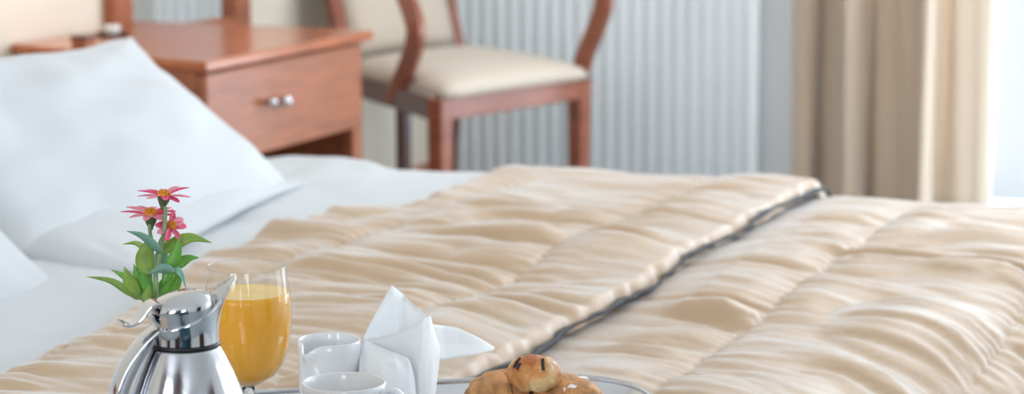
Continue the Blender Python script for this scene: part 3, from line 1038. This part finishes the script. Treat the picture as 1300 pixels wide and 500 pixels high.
def sheet(cols, n=10, m_='paper', bow=.0, th=.0012):
    """cols: left-to-right polylines of (u, v, depth); lofted into a smooth sheet"""
    L = [[PD(*p) for p in c_] for c_ in cols]
    rows = []
    for c_ in L:
        path = np.array(c_)
        dd = np.r_[0, np.cumsum(np.linalg.norm(np.diff(path, axis=0), axis=1))]
        tt_ = np.linspace(0, dd[-1], n + 1)
        rows.append(np.stack([np.interp(tt_, dd, path[:, k]) for k in range(3)], -1))
    rows = np.array(rows)
    nc = (len(L) - 1) * 6 + 1
    res = np.zeros((nc, n + 1, 3))
    xs = np.linspace(0, len(L) - 1, nc)
    for j in range(n + 1):
        for k in range(3):
            res[:, j, k] = np.interp(xs, range(len(L)), rows[:, j, k])
    res[:, :, 2] = np.maximum(res[:, :, 2], TZ + .0015)
    return obj('fold', (res.reshape(-1, 3), grid_faces(nc, n + 1)), m_, nap, smooth=True, solid=th)


sheet([[(461, 430, 2.375), (462, 478, 2.375), (464, 522, 2.375)],
       [(470, 411, 2.385), (474, 460, 2.385), (478, 522, 2.385)],
       [(481, 391, 2.40), (488, 440, 2.395), (490, 522, 2.39)],
       [(497, 362, 2.42), (505, 420, 2.402), (508, 522, 2.39)],
       [(512, 374, 2.425), (518, 430, 2.408), (520, 522, 2.39)],
       [(529, 390, 2.42), (532, 440, 2.41), (533, 522, 2.39)],
       [(541, 402, 2.41), (543, 440, 2.405), (544, 522, 2.39)]])
sheet([[(461, 431, 2.372), (460, 480, 2.37), (462, 524, 2.365)],
       [(480, 428, 2.360), (480, 480, 2.36), (482, 526, 2.352)],
       [(500, 424, 2.352), (502, 480, 2.352), (504, 528, 2.345)],
       [(520, 415, 2.352), (520, 470, 2.352), (522, 528, 2.345)],
       [(536, 406, 2.360), (534, 450, 2.345), (533, 528, 2.340)],
       [(546, 400.5, 2.372), (540, 450, 2.350), (537, 528, 2.340)]])
sheet([[(546, 400.5, 2.374), (539, 455, 2.350), (537, 528, 2.340)],
       [(550, 418, 2.380), (549, 452, 2.362), (545, 528, 2.350)],
       [(558, 442, 2.395), (558, 452, 2.385), (549, 526, 2.372)]])
sheet([[(546, 411, 2.40), (549, 440, 2.40), (553, 457, 2.388)],
       [(562, 413, 2.42), (563, 436, 2.415), (566, 456, 2.395)],
       [(580, 416, 2.43), (582, 436, 2.42), (584, 453, 2.40)],
       [(600, 425, 2.43), (602, 438, 2.42), (604, 450, 2.405)],
       [(616, 434, 2.43), (616, 441, 2.42), (617, 447, 2.41)],
       [(628, 441.5, 2.43), (627, 443, 2.42), (625, 445, 2.415)]])
sheet([[(457, 440, 2.36), (456, 470, 2.335), (455, 512, 2.330)],
       [(463, 432, 2.362), (466, 469, 2.322), (467, 514, 2.316)],
       [(480, 438, 2.357), (484, 466, 2.315), (486, 516, 2.308)],
       [(498, 446, 2.347), (502, 461, 2.318), (505, 516, 2.312)],
       [(517, 454.5, 2.335), (518, 458, 2.330), (521, 518, 2.322)],
       [(521, 460, 2.345), (526, 480, 2.340), (530, 522, 2.335)]], n=14)

# ------------------------------------------------------------------ pastries on a paper doily
dp = PZ(712, 493, TZ + .003)
dl_ = thing('paper_doily', (dp[0], dp[1], TZ + .001), 'white paper doily under the pastries on the tray', 'doily')
v, f = [], []
nd = 96
dcx, dcy = dp[0] + .012, dp[1] - .045
for rr, zz in ((.001, .0013), (.06, .0013), (.085, .0016), (.098, .0030)):
    for k in range(nd):
        a = 2 * math.pi * k / nd
        w_ = rr * (1 + (.02 * abs(math.sin(a * 16)) if rr > .09 else 0))
        v.append((dcx + w_ * math.cos(a), dcy + w_ * math.sin(a), TZ + zz))
for j in range(3):
    for k in range(nd):
        k2 = (k + 1) % nd
        f.append((j * nd + k, j * nd + k2, (j + 1) * nd + k2, (j + 1) * nd + k))
obj('sheet', (v, f), 'paper', dl_, solid=.0008, off=1)


def pastry(c, axis, L, R, label, sticks, seed, sugar=None, nr=3.0, ra=.16, m_='crust', tp=2.6):
    axis = np.array(axis, float)
    axis /= np.linalg.norm(axis)
    side = np.cross(UP, axis)
    side /= np.linalg.norm(side)
    up = np.cross(axis, side)
    c = np.array(c)
    r = thing('chocolate_pastry', (c[0], c[1], c[2] - R * .9), label, 'pastry', 'chocolate filled pastries on the tray')

    def surf(t_, a, grow=0.0):
        rad = R * max(0.0, 1 - abs(2 * t_ - 1) ** tp) ** .62
        ridge = 1 + ra * (abs(math.sin(math.pi * (t_ * nr + a / (2 * math.pi) + seed * .3))) ** .45 - .75)
        q_ = float(vn(np.array([t_ * 14.0]), np.array([math.cos(a) * 3 + seed]), seed)[0]) + .6 * float(vn(np.array([t_ * 30.0]), np.array([math.sin(a) * 7]), seed + 2)[0])
        rad = rad * ridge * (1 + .022 * q_) + grow
        return c + axis * (t_ - .5) * L + side * rad * math.cos(a) * 1.06 + up * rad * math.sin(a) * .92
    nt, na = 60, 48
    v = [surf(i / nt, 2 * math.pi * j / na) for i in range(nt + 1) for j in range(na)]
    obj('crust', (v, grid_faces(nt + 1, na, True)), m_, r)
    for (t_, a, ln) in sticks:
        p0, p1 = surf(t_, a, -.002), surf(t_ + .03, a + (.55 if t_ > .5 else -.35), -.001)
        nrm = p0 - (c + axis * (t_ - .5) * L)
        nrm /= np.linalg.norm(nrm)
        d = (p1 - p0) / np.linalg.norm(p1 - p0)
        obj('chocolate_stick', tube([p0 - d * ln / 2 + nrm * .0015, p0 + nrm * .0028, p0 + d * ln / 2 + nrm * .0015], 1.0, ref=nrm, sect=rect(.0012, .0017)), 'choc', r, smooth=False, bevel=.0006)
    if sugar:
        t0, t1, a0, a1 = sugar
        v = [surf(t0 + (t1 - t0) * i / 24, a0 + (a1 - a0) * j / 24, -.0007 + .0024 * float(vn(np.array([i * .43]), np.array([j * .43]), seed + 5)[0]) * math.sin(math.pi * i / 24) * math.sin(math.pi * j / 24)) for i in range(25) for j in range(25)]
        obj('sugar_and_highlight', (v, grid_faces(25, 25)), 'sugar', r)
    return r


p1 = PZ(636, 501, TZ + .026)
p2 = PZ(718, 505, TZ + .026)
p3 = PZ(678, 474, TZ + .055)
PASTRY = (p1, p2, p3)
pastry(p1, -RIGHT * .78 - AWAY * .55, .085, .0265, 'golden chocolate pastry lying left of the other two', [(.17, 4.0, .013)], 1, None, 5.0, .17, 'crust_flaky', 1.9)
pastry(p2, RIGHT * .82 - AWAY * .45, .088, .0255, 'sugar dusted chocolate pastry lying right of the other two', [(.10, 2.1, .012), (.18, 2.7, .012)], 2, (.30, .80, 1.3, 2.6), 5.0, .17, 'crust_flaky', 1.9)
pastry(p3, RIGHT * .95 - AWAY * .30 + UP * .03, .056, .0195, 'round chocolate pastry resting on top of the other two', [(.25, 2.15, .013), (.31, 2.5, .007), (.74, 2.3, .013)], 3, (.78, .985, 1.0, 2.6))  # white patch at the end is a painted highlight

# ------------------------------------------------------------------ flowers in a vase
vp = PZ(206, 392, TZ + .145)
VC = np.array([vp[0], vp[1], TZ])
vase = thing('bud_vase', VC, 'slim white bud vase hidden behind the coffee pot', 'vase')
obj('body', lathe([(.0005, .0005), (.018, .0005), (.021, .004), (.023, .03), (.021, .06), (.014, .09), (.011, .11), (.0125, .128), (.0115, .128), (.0095, .11), (.012, .09), (.018, .06), (.0005, .01)], tuple(VC), 40), 'porcelain', vase)
FD = 2.17


def petal_geo(c, d, nrm, L, Wd, cup, rs):
    """c root, d outward, nrm flower axis"""
    s_ = np.cross(nrm, d)
    v = []
    for i in range(9):
        t_ = i / 8
        w_ = Wd * (math.sin(math.pi * min(1, .10 + .83 * t_ ** .85)) ** .75) * .5
        for j in range(5):
            b = (j - 2) / 2
            lift = cup * t_ - .35 * cup * t_ * t_ + .0010 * (b * b) * math.sin(math.pi * t_) * 1.4
            v.append(np.array(c) + d * (L * t_) + s_ * w_ * b + nrm * lift)
    return v, grid_faces(9, 5)


def leaf(px, Wd, m_, parent, d0=0.0, d1=0.0, bend=0.0, face=None):
    """px: pixel polyline base->tip; Wd full width in pixels; d0/d1 depth offsets"""
    n_ = len(px)
    base = [PD(u, v_, FD + d0 + (d1 - d0) * k / (n_ - 1)) for k, (u, v_) in enumerate(px)]
    path = smooth_path(base, 6)
    n_ = len(path)
    wid = Wd / (F_PX / FD)
    v = []
    view = np.array(path[0]) - CAM
    view /= np.linalg.norm(view)
    for i, p in enumerate(path):
        t_ = i / (n_ - 1)
        tg = path[min(i + 1, n_ - 1)] - path[max(i - 1, 0)]
        tg /= np.linalg.norm(tg)
        sv = np.cross(tg, view)
        sv /= np.linalg.norm(sv)
        sv = sv * math.cos(bend) + view * math.sin(bend)
        w_ = wid * .5 * (math.sin(math.pi * min(1, .04 + .96 * t_ ** .75))) + .0002
        nn_ = np.cross(sv, tg)
        for j in range(5):
            b = (j - 2) / 2
            v.append(p + sv * w_ * b + nn_ * w_ * (.42 * abs(b) + .05 * math.sin(t_ * 9) * b))
    lf_ = obj('leaf', (v, grid_faces(n_, 5)), m_, parent, solid=.0003)
    obj('midrib', tube(path[:-2], [.00045 * (1 - .7 * i / n_) for i in range(n_ - 2)], 6), 'stem', lf_)
    return lf_


def flower(name, label, stem_px, stem_r, ctr, nrm, petals, disc_r, disc_h, cal, seed):
    rs = random.Random(seed)
    c = PD(ctr[0], ctr[1], FD + ctr[2])
    nrm = np.array(nrm, float)
    nrm /= np.linalg.norm(nrm)
    r = thing(name, (VC[0], VC[1], TZ + .012), label, 'flower', 'pink flowers in the vase')
    st = [VC + UP * .014 + RIGHT * rs.uniform(-.004, .004)] + [PD(u, v_, FD + dd) for u, v_, dd in stem_px] + [c - nrm * .008]
    path = smooth_path(st, 6)
    obj('stem', tube(path, [stem_r * (1.1 - .2 * i / len(path)) for i in range(len(path))], 8), 'stem', r)
    ax1 = np.cross(nrm, [0.3, .9, .1])
    ax1 /= np.linalg.norm(ax1)
    ax2 = np.cross(nrm, ax1)
    # calyx under the head
    v = []
    seg = 20
    for rr, hh in ((.0017, -.014), (.0024, -.0115), (.0044, -.0075), (.0060, -.0035), (.0058, -.0008), (.001, .0)):
        rr *= cal
        for k in range(seg):
            a = 2 * math.pi * k / seg
            w_ = rr * (1 + .06 * math.sin(5 * a))
            v.append(c + nrm * hh * cal + ax1 * w_ * math.cos(a) + ax2 * w_ * math.sin(a))
    obj('calyx', (v, grid_faces(6, seg, True)), 'calyx', r)
    # centre of small florets
    gs = []
    nfl = 34
    for k in range(nfl):
        rr = disc_r * math.sqrt((k + .5) / nfl)
        a = k * 2.39996
        p = c + ax1 * rr * math.cos(a) + ax2 * rr * math.sin(a) + nrm * (disc_h * (1 - (rr / disc_r) ** 2) * .9)
        gs.append(tube([p, p + nrm * .0016, p + nrm * .0026], [.0008, .00075, .0003], 6))
    gs.append(([c + nrm * hh + ax1 * rr * math.cos(2 * math.pi * k / 20) + ax2 * rr * math.sin(2 * math.pi * k / 20) for rr, hh in ((disc_r, -.001), (disc_r, .0004), (disc_r * .6, disc_h * .7), (.0003, disc_h)) for k in range(20)], grid_faces(4, 20, True)))
    obj('flower_centre', join(*gs), 'floret', r)
    for (ang, L, Wd, cup, pale) in petals:
        a = math.radians(ang)
        d = RIGHT * math.cos(a) + AWAY * math.sin(a)
        d = d - nrm * np.dot(d, nrm)
        d /= np.linalg.norm(d)
        obj('petal', petal_geo(c + d * disc_r * .55 - nrm * .0006, d, nrm, L, Wd, cup, rs), 'petal_pale' if pale else 'petal', r, solid=.0005)
    return r


FT_ = 0.0
f1 = flower('zinnia', 'tallest pink flower of the three', [(197, 372, .0), (201, 335, .0), (207, 300, .0), (210, 268, .0)], .0020, (208, 247, .0),
            UP + .10 * RIGHT + .10 * AWAY,
            [(5, .021, .0062, .001, 0), (28, .021, .0060, .013, 0), (62, .021, .0068, .012, 1), (100, .019, .007, .006, 0), (140, .020, .007, .004, 0), (172, .022, .0055, .0025, 0), (200, .021, .0060, -.004, 1), (238, .020, .0062, -.005, 1), (282, .019, .0074, -.004, 0), (318, .018, .0110, -.006, 0), (345, .021, .006, .0015, 1)],
            .0060, .0028, 1.0, 1)
f2 = flower('zinnia', 'pink flower with a round orange centre left of the tallest one', [(192, 372, .006), (194, 335, .008), (191, 300, .01), (190, 288, .01)], .0019, (191, 271, .012),
            UP + .02 * RIGHT - .02 * AWAY,
            [(8, .020, .0075, .004, 0), (45, .020, .008, .005, 0), (90, .020, .008, .004, 1), (128, .020, .007, .006, 1), (158, .022, .0085, .007, 1), (182, .024, .0045, .003, 0), (222, .019, .0078, -.001, 1), (265, .017, .0085, -.003, 1), (305, .017, .008, -.003, 1), (340, .020, .0070, .001, 0)],
            .0062, .0042, 1.1, 2)
f3 = flower('zinnia', 'pink flower facing right below the other two', [(199, 372, -.004), (200, 335, .002), (203, 308, .008), (209, 298, .01)], .0017, (217, 286, .010),
            .80 * RIGHT - .42 * AWAY + .48 * UP,
            [(35, .018, .0078, .003, 0), (80, .017, .0080, .004, 1), (130, .016, .0075, .002, 0), (180, .016, .007, .001, 1), (220, .018, .0075, -.001, 0), (260, .019, .0070, -.002, 1), (300, .019, .0075, .0, 0), (335, .018, .0080, .002, 0)],
            .0040, .0032, .95, 3)

LF = [
    ([(206, 322), (196, 313), (180, 300), (161, 293)], 12, 'leaf_blue', f1, -.006, -.030, .5),
    ([(192, 330), (184, 318), (172, 309), (156, 310)], 9, 'leaf_olive', f2, .004, .012, .6),
    ([(203, 322), (220, 309), (243, 301), (269, 308)], 17, 'leaf_olive', f3, .006, .020, .3),
    ([(208, 360), (216, 340), (224, 320), (229, 298)], 17, 'leaf', f1, -.010, -.014, .1),
    ([(190, 348), (184, 334), (185, 318), (194, 299)], 23, 'leaf_olive', f2, -.006, -.012, .0),
    ([(216, 345), (228, 333), (240, 327), (253, 327)], 14, 'leaf', f1, -.004, .004, .4),
    ([(222, 345), (211, 342), (201, 343), (189, 347)], 13, 'leaf_blue', f1, -.016, -.026, .5),
    ([(216, 344), (225, 342), (232, 350), (236, 366)], 9, 'leaf_blue', f3, -.012, -.018, .4),
    ([(178, 374), (169, 364), (163, 354), (158, 338)], 19, 'leaf_olive', f2, .0, -.010, .0),
    ([(190, 382), (165, 372), (140, 357), (110, 351)], 11, 'leaf_olive', f2, .004, .0, .5),
    ([(176, 366), (164, 356), (152, 348), (141, 342)], 8, 'leaf', f3, .012, .020, .3),
    ([(198, 380), (206, 366), (214, 352), (218, 338)], 16, 'leaf', f1, .0, .006, .2),
    ([(200, 378), (214, 368), (224, 356), (226, 340)], 18, 'leaf', f3, .012, .018, .2),
    ([(184, 384), (178, 366), (174, 350), (170, 335)], 14, 'leaf', f2, .010, .012, .2),
    ([(190, 384), (187, 368), (182, 352), (180, 338)], 17, 'leaf', f1, .002, -.002, .3),
    ([(186, 388), (186, 378), (188, 370), (190, 362)], 12, 'leaf_olive', f3, -.012, -.014, .1),
    ([(196, 345), (202, 330), (206, 318), (208, 304)], 18, 'leaf_blue', f2, .014, .020, .3),
    ([(176, 380), (170, 374), (163, 368), (152, 364)], 10, 'leaf_blue', f3, .006, .010, .3),
]
for px_, wd_, m_, par, d0, d1, bd in LF:
    leaf(px_, wd_, m_, par, d0, d1, bd)

# ------------------------------------------------------------------ ceiling lamp added to carry the far wall fill, out of the picture
cl = thing('added_ceiling_lamp', (-.9, 4.9, 2.53), 'unseen square ceiling lamp added to brighten the far wall', 'lamp')
obj('housing', box(-1.37, -.43, 4.43, 5.37, 2.545, CEIL), 'frame_white', cl, smooth=False, bevel=.01)
obj('rim', join(box(-1.37, -1.352, 4.43, 5.37, 2.525, 2.545), box(-.448, -.43, 4.43, 5.37, 2.525, 2.545)), 'frame_white', cl, smooth=False)

# ------------------------------------------------------------------ unseen dark things added behind the camera for the steel to reflect
wr = thing('wardrobe', (-0.35, NY + .32, 0), 'dark wood wardrobe added behind the viewer for the steel to reflect', 'wardrobe')
obj('body', box(-.72, -.08, NY + .02, NY + .55, 0, 2.5), 'wood_dark', wr, smooth=False, bevel=.004)
for a, b in ((-.71, -.405), (-.395, -.09)):
    d_ = obj('door', box(a, b, NY + .552, NY + .575, .06, 2.46), 'wood_dark', wr, smooth=False, bevel=.003)
    kx = b - .03 if a < -.5 else a + .03
    obj('knob', tube([(kx, NY + .575, 1.05), (kx, NY + .60, 1.05)], .012, 12), 'chrome', d_)

for k, (a, b) in enumerate(((-2.7, -2.1), (-1.1, -.76), (-.04, .30), (1.2, 1.85))):  # dark red bands added for the pot to mirror
    n_ = 28
    v = []
    for i in range(n_ + 1):
        x_ = a + (b - a) * i / n_
        for z in (.05, .8, 1.6, 2.6):
            v.append((x_, NY + .06 + .025 * math.sin(i * 1.3), z))
    cu_ = obj('added_velvet_curtain', (v, grid_faces(n_ + 1, 4)), 'jersey', None, solid=.004)
    tag(cu_, ['added dark red velvet curtain in the corner behind the viewer', 'added dark red velvet curtain left of the wardrobe', 'added dark red velvet curtain right of the wardrobe',
              'added dark red velvet curtain at the end of the wall behind the viewer'][k], 'curtain', 'velvet curtains added for the steel to reflect')
dd_ = thing('added_door', (FX - .03, 1.6, 0), None, None)  # dark door added as one more reflection for the steel
dd_['kind'] = 'structure'
obj('panel', box(FX - .045, FX - .005, 1.1, 2.05, 0, 2.1), 'wood_dark', dd_, smooth=False, bevel=.004)
obj('handle', tube([(FX - .045, 1.2, 1.02), (FX - .09, 1.2, 1.02), (FX - .09, 1.32, 1.02)], .009, 10), 'chrome', dd_)

# dark teal chair added below the camera's view, in place of the mirrored viewer
M['teal'] = mat('dark_teal_velvet', (0.012, 0.075, 0.10), 0.7, sheen=0.3, bump=(250, 0.3, 0.001), vary=(30, 0.15, (1, 1, 1)))
ec = thing('stand_in_chair', (-.36, .62, 0), 'unseen dark teal velvet chair added in place of the viewer mirrored by the pot', 'chair')
obj('seat', box(-.64, -.10, .34, .86, .26, .42), 'teal', ec, bevel=.03, smooth=False)
obj('backrest', box(-.66, -.08, .22, .34, .24, .80), 'teal', ec, bevel=.03, smooth=False)
for xx in (-.70, -.08):
    obj('armrest', box(xx, xx + .08, .26, .86, .24, .56), 'teal', ec, bevel=.02, smooth=False)
for xx in (-.64, -.10):
    for yy in (.30, .80):
        obj('leg', tube([(xx, yy, 0), (xx, yy, .26)], [.014, .02], 12), 'wood_dark', ec)
